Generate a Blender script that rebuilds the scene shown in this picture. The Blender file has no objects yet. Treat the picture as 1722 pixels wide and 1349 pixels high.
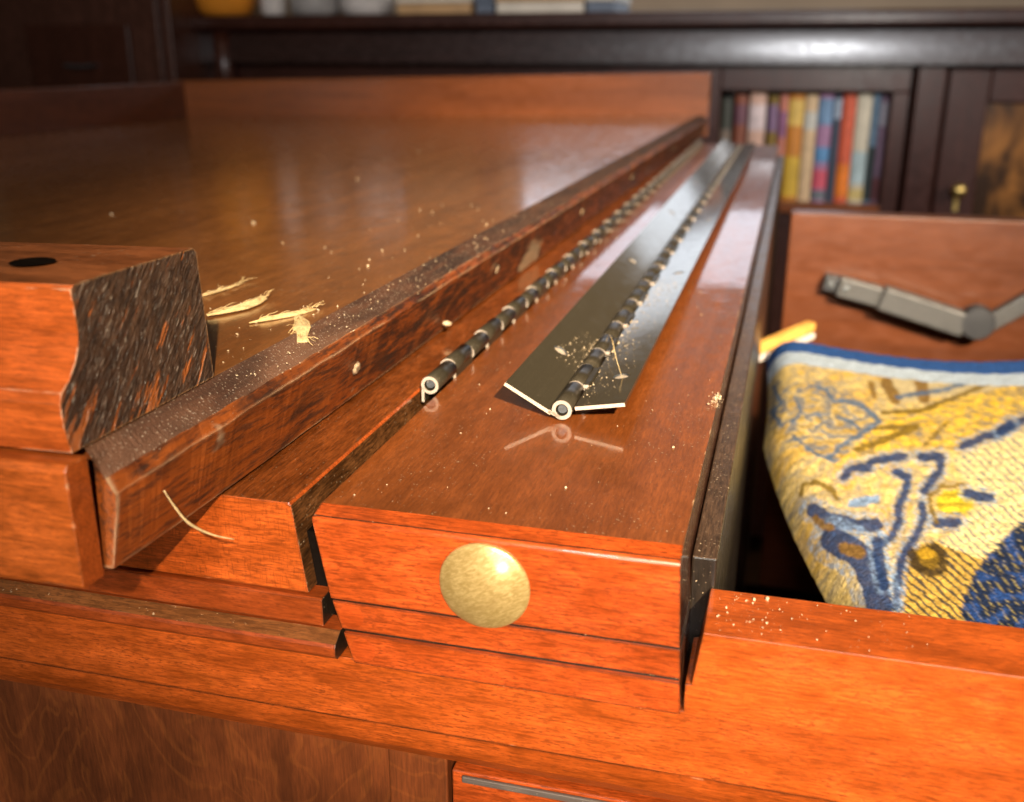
import bpy, bmesh, math, random
import numpy as np
from mathutils import Vector, Matrix, noise
random.seed(7)
R = math.radians
C = bpy.context.scene.collection
ZC = 888.7            # camera height above the floor, mm

def W(p):             # mm relative to the camera  ->  metres
    return Vector((p[0]/1000, p[1]/1000, (p[2]+ZC)/1000))

# ------------------------------------------------------------------ camera
sc = bpy.context.scene
cam = bpy.data.cameras.new('camera'); camo = bpy.data.objects.new('camera', cam); C.objects.link(camo)
xd = Vector((0.96562525, 0.25993821, 0)); 
right = Vector((0.96562525, 0.25993821, 0.0)); up = Vector((-0.08422698, 0.31288859, 0.94604786)); fw = Vector((-0.24591399, 0.9135277, -0.32402693))
m = Matrix((right, up, -fw)).transposed().to_4x4(); m.translation = W((0, 0, 0))
camo.matrix_world = m
cam.sensor_width = 36; cam.lens = 36*1708/1722
cam.clip_start = 0.01; cam.clip_end = 20
cam.dof.use_dof = True; cam.dof.focus_distance = 0.232
cam.dof.aperture_fstop = cam.lens/2.3      # entrance pupil of a phone camera, 2.3 mm
sc.camera = camo
sc.view_settings.view_transform = 'Standard'; sc.view_settings.look = 'None'
sc.view_settings.exposure = 0.0; sc.view_settings.gamma = 1

# ------------------------------------------------------------------ light
w = bpy.data.worlds.new('World'); sc.world = w; w.use_nodes = True
bg = w.node_tree.nodes['Background']; bg.inputs[0].default_value = (1.0, .74, .50, 1); bg.inputs[1].default_value = .028

def lamp(name, typ, loc, target, power, col, **k):
    l = bpy.data.lights.new(name, typ); o = bpy.data.objects.new(name, l); C.objects.link(o)
    o.location = W(loc); o.rotation_euler = (W(target)-W(loc)).to_track_quat('-Z', 'Y').to_euler()
    l.energy = power; l.color = col
    for a, b in k.items(): setattr(l, a, b)
    return o
lamp('low_sunlight', 'SPOT', (520, -1000, 650), (48, 290, 16), 500, (1.0, .82, .56),
     spot_size=R(22), spot_blend=1.0, shadow_soft_size=.014)
lamp('window_behind_camera', 'AREA', (80, -1500, 900), (20, 1700, 0), 4.8, (.96, .97, 1.0), shape='RECTANGLE', size=.34, size_y=.34, spread=R(60))
lamp('window_at_right', 'AREA', (260, -1690, 20), (-100, 300, -80), .95, (1.0, .93, .84), shape='DISK', size=.46, spread=R(50))
lamp('book_fill_light', 'AREA', (1250, 650, 420), (20, 1740, -150), 1.1, (1.0, .93, .85), shape='RECTANGLE', size=.5, size_y=.5, spread=R(48))  # added fill lamp that brightens the books in the niche
lamp('window_beyond_cabinet', 'AREA', (-215, 2090, 178), (-215, 0, 110), .80, (.74, .85, 1.0), shape='RECTANGLE', size=.66, size_y=.19)
lamp('ceiling_bounce', 'AREA', (-600, 700, 1500), (-500, 900, 0), 1.8, (1.0, .80, .58), shape='RECTANGLE', size=1.6, size_y=1.4)

# ------------------------------------------------------------------ materials
class NT:
    def __init__(s, name):
        s.m = bpy.data.materials.new(name); s.m.use_nodes = True
        s.t = s.m.node_tree; s.n = s.t.nodes; s.l = s.t.links
        s.b = s.n['Principled BSDF']
    def new(s, typ, **k):
        n = s.n.new(typ)
        for a, v in k.items(): setattr(n, a, v)
        return n
    def link(s, a, b): s.l.new(a, b)
    def val(s, sock, v):
        if hasattr(v, 'is_output'): s.link(v, sock)
        elif isinstance(v, (tuple, list)) and len(v) == 3 and sock.type == 'RGBA': sock.default_value = (*v, 1)
        else: sock.default_value = v
    def math(s, op, a, b=0.0, c=None, clamp=False):
        n = s.new('ShaderNodeMath', operation=op, use_clamp=clamp); s.val(n.inputs[0], a); s.val(n.inputs[1], b)
        if c is not None: s.val(n.inputs[2], c)
        return n.outputs[0]
    def mix(s, f, a, b, blend='MIX'):
        n = s.new('ShaderNodeMix', data_type='RGBA', blend_type=blend)
        s.val(n.inputs[0], f); s.val(n.inputs[6], a); s.val(n.inputs[7], b); return n.outputs[2]
    def ramp(s, f, lo, hi, a=0.0, b=1.0):
        n = s.new('ShaderNodeMapRange', interpolation_type='SMOOTHSTEP'); s.val(n.inputs[0], f)
        n.inputs[1].default_value = lo; n.inputs[2].default_value = hi; n.inputs[3].default_value = a; n.inputs[4].default_value = b
        return n.outputs[0]
    def coords(s):
        tc = s.new('ShaderNodeTexCoord'); oi = s.new('ShaderNodeObjectInfo')
        v = s.new('ShaderNodeVectorMath', operation='ADD'); s.link(tc.outputs['Object'], v.inputs[0])
        q = s.math('MULTIPLY', oi.outputs['Random'], 3.0); cb = s.new('ShaderNodeCombineXYZ')
        for i in range(3): s.link(q, cb.inputs[i])
        s.link(cb.outputs[0], v.inputs[1]); return v.outputs[0]
    def noise(s, vec, scale, detail=3, rough=.55, dist=0.0, off=0.0, rot=None):
        if rot:
            m0 = s.new('ShaderNodeMapping'); s.link(vec, m0.inputs[0]); m0.inputs[2].default_value = rot; vec = m0.outputs[0]
        mp = s.new('ShaderNodeMapping'); s.link(vec, mp.inputs[0])
        mp.inputs[3].default_value = scale if isinstance(scale, (tuple, list)) else (scale,)*3
        mp.inputs[1].default_value = (off,)*3
        n = s.new('ShaderNodeTexNoise'); s.link(mp.outputs[0], n.inputs['Vector'])
        n.inputs['Scale'].default_value = 1; n.inputs['Detail'].default_value = detail
        n.inputs['Roughness'].default_value = rough; n.inputs['Distortion'].default_value = dist
        return n.outputs['Fac']
    def bump(s, h, strength, dist):
        n = s.new('ShaderNodeBump'); s.link(h, n.inputs['Height']); n.inputs['Strength'].default_value = strength
        n.inputs['Distance'].default_value = dist; s.link(n.outputs[0], s.b.inputs['Normal']); return n.outputs[0]
    def edge(s, radius):
        bv = s.new('ShaderNodeBevel', samples=4); bv.inputs[0].default_value = radius
        g = s.new('ShaderNodeNewGeometry'); d = s.new('ShaderNodeVectorMath', operation='DOT_PRODUCT')
        s.link(bv.outputs[0], d.inputs[0]); s.link(g.outputs['Normal'], d.inputs[1])
        return s.ramp(d.outputs['Value'], .995, .86, 0, 1)
    def done(s, **k):
        for a, v in k.items(): s.val(s.b.inputs[a], v)
        return s.m

def axscale(ax, along, cross):
    v = [cross]*3; v[ax] = along; return tuple(v)

def wood(name, base, ax=1, contrast=1.0, fleck=.5, dust=.0, coat=.42, crough=.05, rough=.38, worn=(.75, .50, .30), edge=.0008,
         grime=.6, fig=1.0, cross=0.0, wear=.60):
    n = NT(name); v = n.coords(); b = Vector(base)
    f1 = n.noise(v, axscale(ax, 5*fig, 75*fig), 4, .6, .8)
    f0 = n.noise(v, axscale(ax, 2.2*fig, 26*fig), 3, .5, .5, 4.1)
    f2 = n.noise(v, axscale(ax, 200, 2100), 5, .68, .5)
    f3 = n.noise(v, axscale(ax, 650, 2700), 2, .5, .3, 2.3)
    f4 = n.noise(v, axscale(ax, 75, 170), 5, .66, .3, 1.7)
    dk = tuple(b*.55); lt = tuple(Vector((b.x*1.35, b.y*1.45, b.z*1.6)))
    c = n.mix(n.ramp(f1, .32, .68), dk, lt)
    c = n.mix(.62, c, base)
    c = n.mix(n.math('MULTIPLY', n.ramp(f0, .5, .75), .32*contrast), c, tuple(b*.42))
    c = n.mix(1.0, c, n.ramp(f2, .25, .75, 1-.50*contrast, 1+.36*contrast), 'MULTIPLY')
    c = n.mix(1.0, c, n.ramp(f4, .3, .7, 1-.30*(contrast if contrast < .7 else max(contrast, .9)), 1+.20*min(1, contrast)), 'MULTIPLY')
    if fleck: c = n.mix(n.math('MULTIPLY', n.math('MULTIPLY', n.ramp(f3, .51, .68), n.ramp(f4, .34, .62, .35, 1.0)), fleck), c, tuple(b*.30))
    if cross:
        ax2 = 0 if ax != 0 else 2
        fx = n.noise(v, axscale(ax2, 420, 2600), 2, .5, .2, 7.7)
        c = n.mix(n.math('MULTIPLY', n.ramp(fx, .54, .68), cross), c, tuple(b*.28))
    if edge:
        e = n.edge(edge); k = n.noise(v, axscale(ax, 90, 260), 4, .65, 0, 9.0)
        c = n.mix(n.math('MULTIPLY', n.math('MULTIPLY', e, n.ramp(k, wear+.0, wear-.16)), grime), c, (.030, .014, .006))
        c = n.mix(n.math('MULTIPLY', n.math('MULTIPLY', e, n.ramp(k, wear-.05, wear+.06)), .9), c, worn)
    r = n.ramp(f4, .3, .75, rough-.06, rough+.10)
    if dust:
        d = n.ramp(n.noise(v, 1500, 2, .5, 0, 3.3), .70-.05*dust, .76-.05*dust)
        cl = n.ramp(n.noise(v, 40, 3, .6, 0, 6.3), .38, .62)
        d = n.math('MULTIPLY', d, cl); c = n.mix(d, c, (.55, .42, .28))
    n.bump(n.math('ADD', f2, n.math('MULTIPLY', f3, .8)), .22, .00012)
    cr = n.ramp(n.noise(v, 120, 3, .6, 0, 8.8), .4, .8, crough, crough+.12)
    return n.done(**{'Base Color': c, 'Roughness': r, 'Coat Weight': coat, 'Coat Roughness': cr, 'Coat IOR': 1.5, 'Specular IOR Level': .35})

M = {}
M['front'] = wood('cherry_front_varnish', (.40, .061, .008), 0, 1.05, .7, wear=.70, grime=.9)
M['frontx'] = wood('cherry_cross_fleck_varnish', (.46, .082, .010), 0, 1.1, .5, cross=.40, wear=.70, grime=.9)
M['rail'] = wood('cherry_rail_varnish', (.41, .072, .008), 0, .9, .65, wear=.70, grime=.9)
M['rail2'] = wood('cherry_lower_rail', (.36, .064, .010), 0, 1.1, .7)
M['ledge'] = wood('cherry_ledge_varnish', (.27, .046, .007), 0, .8, .5, wear=.70, grime=.9)
M['top'] = wood('cherry_top_varnish', (.225, .056, .010), 1, .6, .3, dust=.2, coat=.75, crough=.02, rough=.34)
M['tray'] = wood('tray_floor_varnish', (.265, .088, .017), 1, .55, .08, dust=.4, coat=.9, crough=.12, fig=.8)
M['trayrim'] = wood('tray_rim_varnish', (.44, .086, .013), 0, .9, .3, coat=.5, crough=.10, wear=.52, worn=(.80, .55, .38), edge=.0005)
M['nosing'] = wood('tray_nosing_varnish', (.44, .092, .013), 0, 1.0, .4, coat=.5, crough=.10, wear=.64)
M['rimtop'] = wood('tray_rim_top_varnish', (.26, .075, .020), 0, 1.0, .2, dust=.6, coat=.5, crough=.12)
M['backrim'] = wood('tray_back_rim_varnish', (.20, .050, .009), 0, .35, .1, coat=.5, crough=.1)
M['leftrim'] = wood('tray_left_rim_varnish', (.14, .035, .012), 1, 1.0, .2, coat=.5, crough=.12)
M['strip'] = wood('hinge_strip_varnish', (.24, .058, .010), 1, 1.3, .4, dust=.5, coat=.8, crough=.06)
M['panel'] = wood('rotary_cut_panel', (.14, .031, .007), 2, 1.0, .15, coat=.4, crough=.12, fig=1.6, edge=0)
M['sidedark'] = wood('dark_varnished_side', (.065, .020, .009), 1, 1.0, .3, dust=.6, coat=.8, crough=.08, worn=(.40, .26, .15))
M['grimy'] = wood('grimy_brown_edge', (.13, .048, .014), 1, 1.8, .8, dust=.3, coat=.6, crough=.10)
M['darkshelf'] = wood('dark_brown_shelf', (.17, .056, .014), 0, 1.0, .6, dust=.2, coat=.4, crough=.15)  # darker brown for the sloping top of the ledge moulding
M['dusty'] = wood('dusty_brown_edge', (.078, .042, .024), 1, 1.2, .3, dust=1.0, coat=.4, crough=.2, worn=(.45, .32, .18), edge=0)
def figured():
    n = NT('figured_veneer_panel'); v = n.coords(); b = Vector((.140, .034, .008))
    a = n.noise(v, (34, 34, 13), 3, .5, 1.2); f = n.noise(v, (1700, 1700, 160), 4, .65); p = n.noise(v, (60, 60, 22), 4, .6, .5, 4.0)
    ln = n.math('SINE', n.math('MULTIPLY', a, 75.0))
    c = n.mix(n.ramp(p, .3, .7), tuple(b*.62), tuple(b*1.35))
    c = n.mix(n.math('MULTIPLY', n.ramp(ln, .55, 1.0), .17), c, (.30, .085, .016))
    c = n.mix(1.0, c, n.ramp(f, .25, .75, .72, 1.25), 'MULTIPLY')
    n.bump(f, .15, .0001)
    return n.done(**{'Base Color': c, 'Roughness': .4, 'Coat Weight': .35, 'Coat Roughness': .12})
M['panel'] = figured()
M['dark'] = wood('dark_stained_edge', (.050, .022, .012), 1, 1.0, .3, dust=.8, coat=.7, crough=.10, worn=(.40, .26, .15))
M['inner'] = wood('inside_partition_varnish', (.115, .029, .007), 0, .35, .1, coat=.5, crough=.14, edge=0)
M['cab'] = wood('dark_mahogany', (.044, .0115, .006), 0, 1.0, .2, coat=.35, crough=.15, edge=0)
M['cornice'] = wood('polished_cornice', (.030, .0095, .006), 0, 1.0, .2, coat=.55, crough=.19, edge=0); M['cornice'].node_tree.nodes['Principled BSDF'].inputs['Coat IOR'].default_value = 1.6
M['cabv'] = wood('dark_mahogany_upright', (.055, .0135, .007), 2, 1.0, .2, coat=.2, crough=.16, edge=0)
M['cup'] = wood('red_brown_cupboard', (.060, .016, .008), 2, 1.0, .2, coat=.4, crough=.2, edge=0)
M['cupf'] = wood('cupboard_frame', (.085, .030, .018), 2, 1.0, .2, coat=.4, crough=.2, edge=0)
M['dowel'] = wood('dowel_end_grain', (.42, .060, .008), 0, .8, .0, coat=.5, edge=0)

def worn_side():
    n = NT('scraped_base_edge'); v = n.coords()
    a = n.noise(v, (160, 26, 160), 5, .65, .8); b = n.noise(v, (900, 110, 900), 4, .65); k = n.noise(v, (60, 24, 60), 4, .6, 1.4, 5.5)
    c = n.mix(n.ramp(a, .36, .62), (.040, .013, .007), (.22, .050, .010))
    c = n.mix(n.math('MULTIPLY', n.ramp(b, .44, .60), .8), c, (.018, .009, .006))
    c = n.mix(n.math('MULTIPLY', n.ramp(k, .56, .66), .85), c, (.030, .014, .009))
    band = n.new('ShaderNodeTexWave', wave_type='BANDS', bands_direction='Y'); mp = n.new('ShaderNodeMapping'); n.link(v, mp.inputs[0])
    mp.inputs[3].default_value = (10, 14, 30); n.link(mp.outputs[0], band.inputs[0]); band.inputs['Scale'].default_value = .5
    band.inputs['Distortion'].default_value = 14; band.inputs['Detail'].default_value = 2; band.inputs['Detail Scale'].default_value = 1.6
    c = n.mix(n.math('MULTIPLY', n.ramp(band.outputs['Fac'], .84, .99), .22), c, (.36, .095, .018))
    tcs = n.new('ShaderNodeTexCoord'); sxs = n.new('ShaderNodeSeparateXYZ'); n.link(tcs.outputs['Object'], sxs.inputs[0])
    nearo = n.math('MULTIPLY', n.ramp(sxs.outputs['Y'], -.50, -.40, 1, 0), n.ramp(n.noise(v, (90, 40, 90), 4, .6, .6, 15.0), .34, .56))
    c = n.mix(n.math('MULTIPLY', nearo, .62), c, (.34, .080, .013))
    c = n.mix(n.math('MULTIPLY', n.ramp(b, .50, .64), .55), c, (.030, .013, .008))
    sp = n.ramp(n.noise(v, (1500, 500, 1500), 3, .6, 0, 2.2), .68, .76); cl = n.ramp(n.noise(v, 70, 3, .6, 0, 8.2), .5, .64)
    c = n.mix(n.math('MULTIPLY', sp, cl), c, (.55, .45, .33))
    bl = n.noise(v, (38, 30, 60), 3, .6, .3, 12.2)
    c = n.mix(n.math('MULTIPLY', n.ramp(bl, .66, .72), .6), c, (.42, .32, .21))
    e = n.edge(.0011); q = n.noise(v, (200, 45, 200), 4, .65, 0, 9.3)
    c = n.mix(n.math('MULTIPLY', e, n.ramp(q, .36, .56)), c, (.42, .25, .14))
    n.bump(n.math('ADD', b, n.math('MULTIPLY', a, 1.2)), .7, .0004)
    return n.done(**{'Base Color': c, 'Roughness': n.ramp(b, .3, .7, .30, .62), 'Coat Weight': .0, 'Specular IOR Level': .3})
M['scraped'] = worn_side()

def glue_band():
    n = NT('dusty_glue_band'); v = n.coords()
    a = n.noise(v, (260, 40, 260), 5, .65, .6); s = n.noise(v, 1700, 2, .5, 0, 1.1); g = n.noise(v, (45, 18, 45), 4, .6, .5, 3.0)
    c = n.mix(n.ramp(a, .35, .7), (.028, .014, .010), (.085, .034, .018))
    sx = n.new('ShaderNodeSeparateXYZ'); tc = n.new('ShaderNodeTexCoord'); n.link(tc.outputs['Object'], sx.inputs[0])
    near = n.ramp(sx.outputs['Y'], -.50, -.33, 1, 0)                   # scraped and dusty where the corner block was prised at
    c = n.mix(n.math('MULTIPLY', n.math('MULTIPLY', near, n.ramp(g, .30, .60)), .8), c, (.20, .098, .058))
    c = n.mix(n.math('MULTIPLY', n.ramp(s, .62, .70), .75), c, (.42, .32, .24))
    n.bump(s, .8, .0003)
    return n.done(**{'Base Color': c, 'Roughness': .7, 'Specular IOR Level': .2})
M['glue'] = glue_band()

def end_face():
    n = NT('scraped_glue_face'); v = n.coords(); rot = (R(-48), 0, 0)
    a = n.noise(v, (500, 260, 900), 4, .6, .2, 0, rot); s = n.noise(v, (900, 330, 1500), 3, .6, .3, 2.0, rot); g = n.noise(v, (60, 30, 130), 3, .6, .2, 5.0, rot)
    c = n.mix(n.ramp(a, .35, .68), (.024, .013, .009), (.085, .044, .026))
    tc = n.new('ShaderNodeTexCoord'); sx = n.new('ShaderNodeSeparateXYZ'); n.link(tc.outputs['Object'], sx.inputs[0])
    lo = n.math('ADD', n.ramp(sx.outputs['Y'], -.014, -.024, 0, .22), n.ramp(sx.outputs['Z'], -.002, -.014, 0, .10))
    o = n.ramp(n.math('ADD', n.noise(v, (300, 85, 520), 4, .62, .2, 9.0, rot), lo), .60, .68)
    c = n.mix(n.math('MULTIPLY', o, .9), c, (.42, .115, .022))
    c = n.mix(n.math('MULTIPLY', n.ramp(s, .60, .72), .7), c, (.42, .34, .28))
    e = n.edge(.0007); c = n.mix(n.math('MULTIPLY', e, .7), c, (.40, .20, .08))
    n.bump(n.math('ADD', a, n.math('MULTIPLY', s, 1.4)), 1.0, .0007)
    return n.done(**{'Base Color': c, 'Roughness': .36, 'Specular IOR Level': .6})
M['endface'] = end_face()

def metal(name, base, rough, metallic=1.0, brush=.5, dirt=.3, ax=1, rvar=.25):
    n = NT(name); v = n.coords(); b = Vector(base)
    f = n.noise(v, axscale(ax, 30, 2200), 3, .6); d = n.noise(v, 160, 4, .65, .3, 2.0); s = n.noise(v, 1900, 2, .5, 0, 6.1)
    c = n.mix(n.math('MULTIPLY', n.ramp(f, .3, .7), brush), base, tuple(b*1.6))
    c = n.mix(n.math('MULTIPLY', n.ramp(d, .58, .74), dirt), c, (.16, .11, .065))
    c = n.mix(n.math('MULTIPLY', n.ramp(s, .71, .75), .8), c, (.5, .4, .28))
    met = n.math('SUBTRACT', metallic, n.math('MULTIPLY', n.ramp(d, .55, .75), .5*dirt))
    return n.done(**{'Base Color': c, 'Metallic': met, 'Roughness': n.ramp(d, .35, .75, rough, rough+rvar)})
M['bronze'] = metal('dark_bronze_plate', (.135, .110, .068), .08, .74, .25, .06, 1, .05)
M['bronzek'] = metal('dark_bronze_knuckle', (.060, .048, .031), .30, .6, dirt=.35)
M['cut'] = metal('bright_cut_metal', (.52, .42, .33), .50, .35, .3, .1)
M['ring'] = metal('worn_ring_edge', (.40, .33, .27), .5, .35, .3, .2)
M['pin'] = metal('steel_pin', (.13, .14, .15), .45, .9, .4, .5)
M['knob'] = metal('old_brass_knob', (.60, .42, .14), .30)
M['armgrey'] = metal('grey_steel_arm', (.085, .082, .082), .45, .35, .3, .1)
M['armdark'] = metal('dark_steel_joint', (.045, .045, .05), .45, .4, .2, .1)
M['greybar'] = metal('grey_steel_strip', (.13, .10, .085), .5, .4, .3, .6, 0)

def brass():
    n = NT('tarnished_brass_stud'); v = n.coords()
    f = n.noise(v, (700, 900, 2200), 4, .65, .6, 0, (0, R(25), 0)); d = n.noise(v, 130, 4, .6, .3, 2.0)
    c = n.mix(n.ramp(f, .35, .68), (.38, .255, .085), (.55, .39, .16))
    c = n.mix(n.math('MULTIPLY', n.ramp(d, .5, .75), .45), c, (.38, .25, .09))
    n.bump(f, .25, .00012)
    return n.done(**{'Base Color': c, 'Metallic': .45, 'Roughness': n.ramp(f, .3, .7, .28, .44), 'Coat Weight': .9, 'Coat Roughness': .12})
M['brass'] = brass()

def plain(name, col, rough=.6, var=.25, scale=60, coat=0.0, metallic=0):
    n = NT(name); v = n.coords(); b = Vector(col)
    f = n.noise(v, scale, 3, .6)
    c = n.mix(n.ramp(f, .3, .7), tuple(b*(1-var)), tuple(b*(1+var)))
    return n.done(**{'Base Color': c, 'Roughness': rough, 'Coat Weight': coat, 'Metallic': metallic})
M['stain_shade'] = wood('black_stain_and_shade', (.016, .010, .006), 2, 1.2, .3, dust=.6, coat=.3, crough=.2, edge=0)  # black stain on ledge ends; also paints shade in seams and on divider
M['fibre'] = plain('torn_bare_wood', (.62, .44, .21), .8, .2, 700)
M['crumb'] = plain('pale_wood_crumbs', (.48, .36, .23), .8, .3, 300)
M['ply'] = plain('yellow_bare_wood', (.70, .36, .075), .6, .2, 90)
M['white'] = plain('white_glaze', (.62, .56, .52), .3, .1, 20, .5)
M['orange'] = plain('orange_glaze', (.85, .30, .03), .3, .1, 20, .5)
M['paper'] = plain('book_pages', (.66, .56, .42), .8, .1, 200)
M['wallp'] = plain('warm_plaster', (.34, .25, .17), .9, .08, 6)
M['floorm'] = wood('floor_boards', (.10, .045, .02), 0, 1, .2, coat=.3, edge=0)
M['black'] = plain('black_shade', (.006, .004, .003), 1.0, .2, 200); M['black'].node_tree.nodes['Principled BSDF'].inputs['Specular IOR Level'].default_value = 0  # deep shade of hole, joint gap and compartment floor as flat black

# ------------------------------------------------------------------ builders
def tag(o, label=None, cat=None, group=None, kind=None):
    if label: o['label'] = label
    if cat: o['category'] = cat
    if group: o['group'] = group
    if kind: o['kind'] = kind
    return o

def thing(name, at, label, cat, group=None):
    o = bpy.data.objects.new(name, None); C.objects.link(o); o.location = W(at); o.empty_display_size = .02
    bpy.context.view_layer.update()
    return tag(o, label, cat, group)

def link(name, me, mats, parent=None, bevel=0, seg=2, smooth=False, origin=None, recalc=True):
    """me: bmesh in mm camera coordinates; origin at the middle of its bounding box"""
    bm = me
    if recalc: bmesh.ops.recalc_face_normals(bm, faces=bm.faces[:])
    vs = [W(v.co) for v in bm.verts]
    lo = Vector([min(v[i] for v in vs) for i in range(3)]); hi = Vector([max(v[i] for v in vs) for i in range(3)])
    o_ = (lo+hi)/2 if origin is None else W(origin)
    for v, c in zip(bm.verts, vs): v.co = c - o_
    d = bpy.data.meshes.new(name); bm.to_mesh(d); bm.free()
    for mt in (mats if isinstance(mats, (list, tuple)) else [mats]): d.materials.append(mt)
    if smooth:
        for p in d.polygons: p.use_smooth = True
    o = bpy.data.objects.new(name, d); C.objects.link(o)
    o.location = o_
    if parent is not None:
        o.parent = parent; o.location = o_ - root_loc(parent)
    if bevel:
        b = o.modifiers.new('bevel', 'BEVEL'); b.width = bevel/1000; b.segments = seg; b.limit_method = 'ANGLE'; b.angle_limit = R(35)
        b.harden_normals = False
    return o

def root_loc(o):
    p = Vector(o.location); q = o.parent
    while q is not None: p += Vector(q.location); q = q.parent
    return p

def box(bm, x0, x1, y0, y1, z0, z1, mi=0, face_m=None):
    v = [bm.verts.new((x, y, z)) for z in (z0, z1) for y in (y0, y1) for x in (x0, x1)]
    fs = dict(bottom=(0, 1, 3, 2), top=(4, 5, 7, 6), front=(0, 1, 5, 4), back=(2, 3, 7, 6), left=(0, 2, 6, 4), right=(1, 3, 7, 5))
    for k, f in fs.items():
        q = bm.faces.new([v[i] for i in f]); q.material_index = (face_m or {}).get(k, mi)
    return v

def BX(name, x0, x1, y0, y1, z0, z1, mats, parent=None, bevel=.5, face_m=None, seg=2):
    bm = bmesh.new(); box(bm, x0, x1, y0, y1, z0, z1, 0, face_m); return link(name, bm, mats, parent, bevel, seg)

def prism(prof, axis, t0, t1, n=1, edge_m=None, cap_m=0, fn=None, side_m=0):
    """prof in the plane across axis; axis 0: prof=(y,z), axis 1: prof=(x,z)"""
    bm = bmesh.new(); rings = []
    ts = t0 if isinstance(t0, list) else [t0+(t1-t0)*i/n for i in range(n+1)]
    for t in ts:
        r = []
        for i, (a, b) in enumerate(prof):
            p = Vector((t, a, b)) if axis == 0 else Vector((a, t, b))
            if fn: p = Vector(fn(p, i))
            r.append(bm.verts.new(p))
        rings.append(r)
    k = len(prof)
    for r, s in zip(rings, rings[1:]):
        for i in range(k):
            f = bm.faces.new((r[i], r[(i+1) % k], s[(i+1) % k], s[i])); f.material_index = (edge_m or {}).get(i, side_m)
    f = bm.faces.new(rings[0]); f.material_index = cap_m if not isinstance(cap_m, tuple) else cap_m[0]
    f = bm.faces.new(rings[-1]); f.material_index = cap_m if not isinstance(cap_m, tuple) else cap_m[1]
    return bm

def tube(bm, pts, rad, n=8, mi=0, cap=True):
    rings = []
    for i, p in enumerate(pts):
        p = Vector(p); a = Vector(pts[max(i-1, 0)]); b = Vector(pts[min(i+1, len(pts)-1)])
        d = (b-a).normalized(); q = d.to_track_quat('Z', 'Y'); r = rad[i] if isinstance(rad, (list, tuple)) else rad
        rings.append([bm.verts.new(p + q @ Vector((r*math.cos(2*math.pi*k/n), r*math.sin(2*math.pi*k/n), 0))) for k in range(n)])
    for r, s in zip(rings, rings[1:]):
        for k in range(n):
            f = bm.faces.new((r[k], r[(k+1) % n], s[(k+1) % n], s[k])); f.material_index = mi
    if cap:
        for r in (rings[0], rings[-1]):
            f = bm.faces.new(r); f.material_index = mi

def lathe(bm, prof, centre, axis='z', n=24, mi=0):
    rings = []
    for (r, h) in prof:
        ring = []
        for k in range(n):
            a = 2*math.pi*k/n; c, s = r*math.cos(a), r*math.sin(a)
            p = (c, s, h) if axis == 'z' else (c, -h, s) if axis == '-y' else (h, c, s)
            ring.append(bm.verts.new(Vector(centre)+Vector(p)))
        rings.append(ring)
    for r, s in zip(rings, rings[1:]):
        for k in range(n):
            f = bm.faces.new((r[k], r[(k+1) % n], s[(k+1) % n], s[k])); f.material_index = mi
    for r in (rings[0], rings[-1]):
        f = bm.faces.new(r); f.material_index = mi

# ------------------------------------------------------------------ setting: floor and wall beyond the cabinet
tag(BX('floor', -3000, 2200, -1800, 2200, -ZC-30, -ZC, M['floorm'], bevel=0), kind='structure')
tag(BX('back_wall', -3000, 2200, 2140, 2200, -ZC, 1500, M['wallp'], bevel=0), kind='structure')

# ------------------------------------------------------------------ chest
chest = thing('chest', (-100, 460, -ZC), 'orange brown wooden chest with an open compartment, under the lid leaves', 'chest')
def P(*a, **k): return BX(*a, parent=chest, **k)
# front rail: full height right of the leaf, cut down under it
link('front_rail', prism([(-330, -138), (-330, -122.7), (-11.5, -122.7), (-11.5, -116.6), (-10.3, -116.4), (-8.7, -104.6), (260, -104.6), (260, -138)], 1, 172.6, 190.4, 1), M['rail'], chest, .22)
link('rail_edge', prism([(172.65, -138.05), (190, -138.05), (190, -149.5), (179.2, -149.5), (176.4, -147.6), (174.2, -144.4), (173.1, -141.0)], 0, -330, 260, 1), M['rail'], chest, 0, 1, False)
P('panel', -330, -78, 181.0, 186, -420, -149.7, mats=M['panel'], bevel=0)
P('stile', -77.8, -63.5, 179.6, 188, -420, -149.7, mats=M['panel'], bevel=.5)
P('door_front', -62.6, 240, 180.2, 190, -420, -153.2, mats=M['front'], bevel=.4)
P('steel_strip', -60.0, 240, 179.2, 180.1, -155.6, -153.9, mats=M['greybar'], bevel=.3)
P('lower_front', -330, 240, 180, 190, -ZC+40, -420, mats=M['front'], bevel=.5)
P('plinth', -330, 240, 186, 740, -ZC, -ZC+40, mats=M['dark'], bevel=1)
P('side', -330, -312, 190.5, 1085, -ZC+40, -123, mats=M['front'], bevel=.5)
P('side', 262, 280, 172.6, 752, -ZC+40, -104.6, mats=M['front'], bevel=.5)
P('divider', -12.9, -7.8, 190.7, 1086, -420, -98.0, mats=[M['dusty'], M['stain_shade']], bevel=.4, face_m={'front': 1, 'right': 1})  # black front and right faces stand in for the compartment's deep shade
P('partition', 3.0, 262, 733, 752, -420, -104.4, mats=M['inner'], bevel=1.2)
P('compartment_floor', -7.5, 262, 190.5, 733, -405, -395, mats=M['black'], bevel=0)  # floor coloured black to keep the inside of the compartment in shade
P('under_board', -312, -13.0, 191, 1086, -140, -124.2, mats=M['ledge'], bevel=0)
P('rear_board', -312, -13, 1086, 1100, -ZC+40, -124.2, mats=M['dark'], bevel=0)
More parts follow.
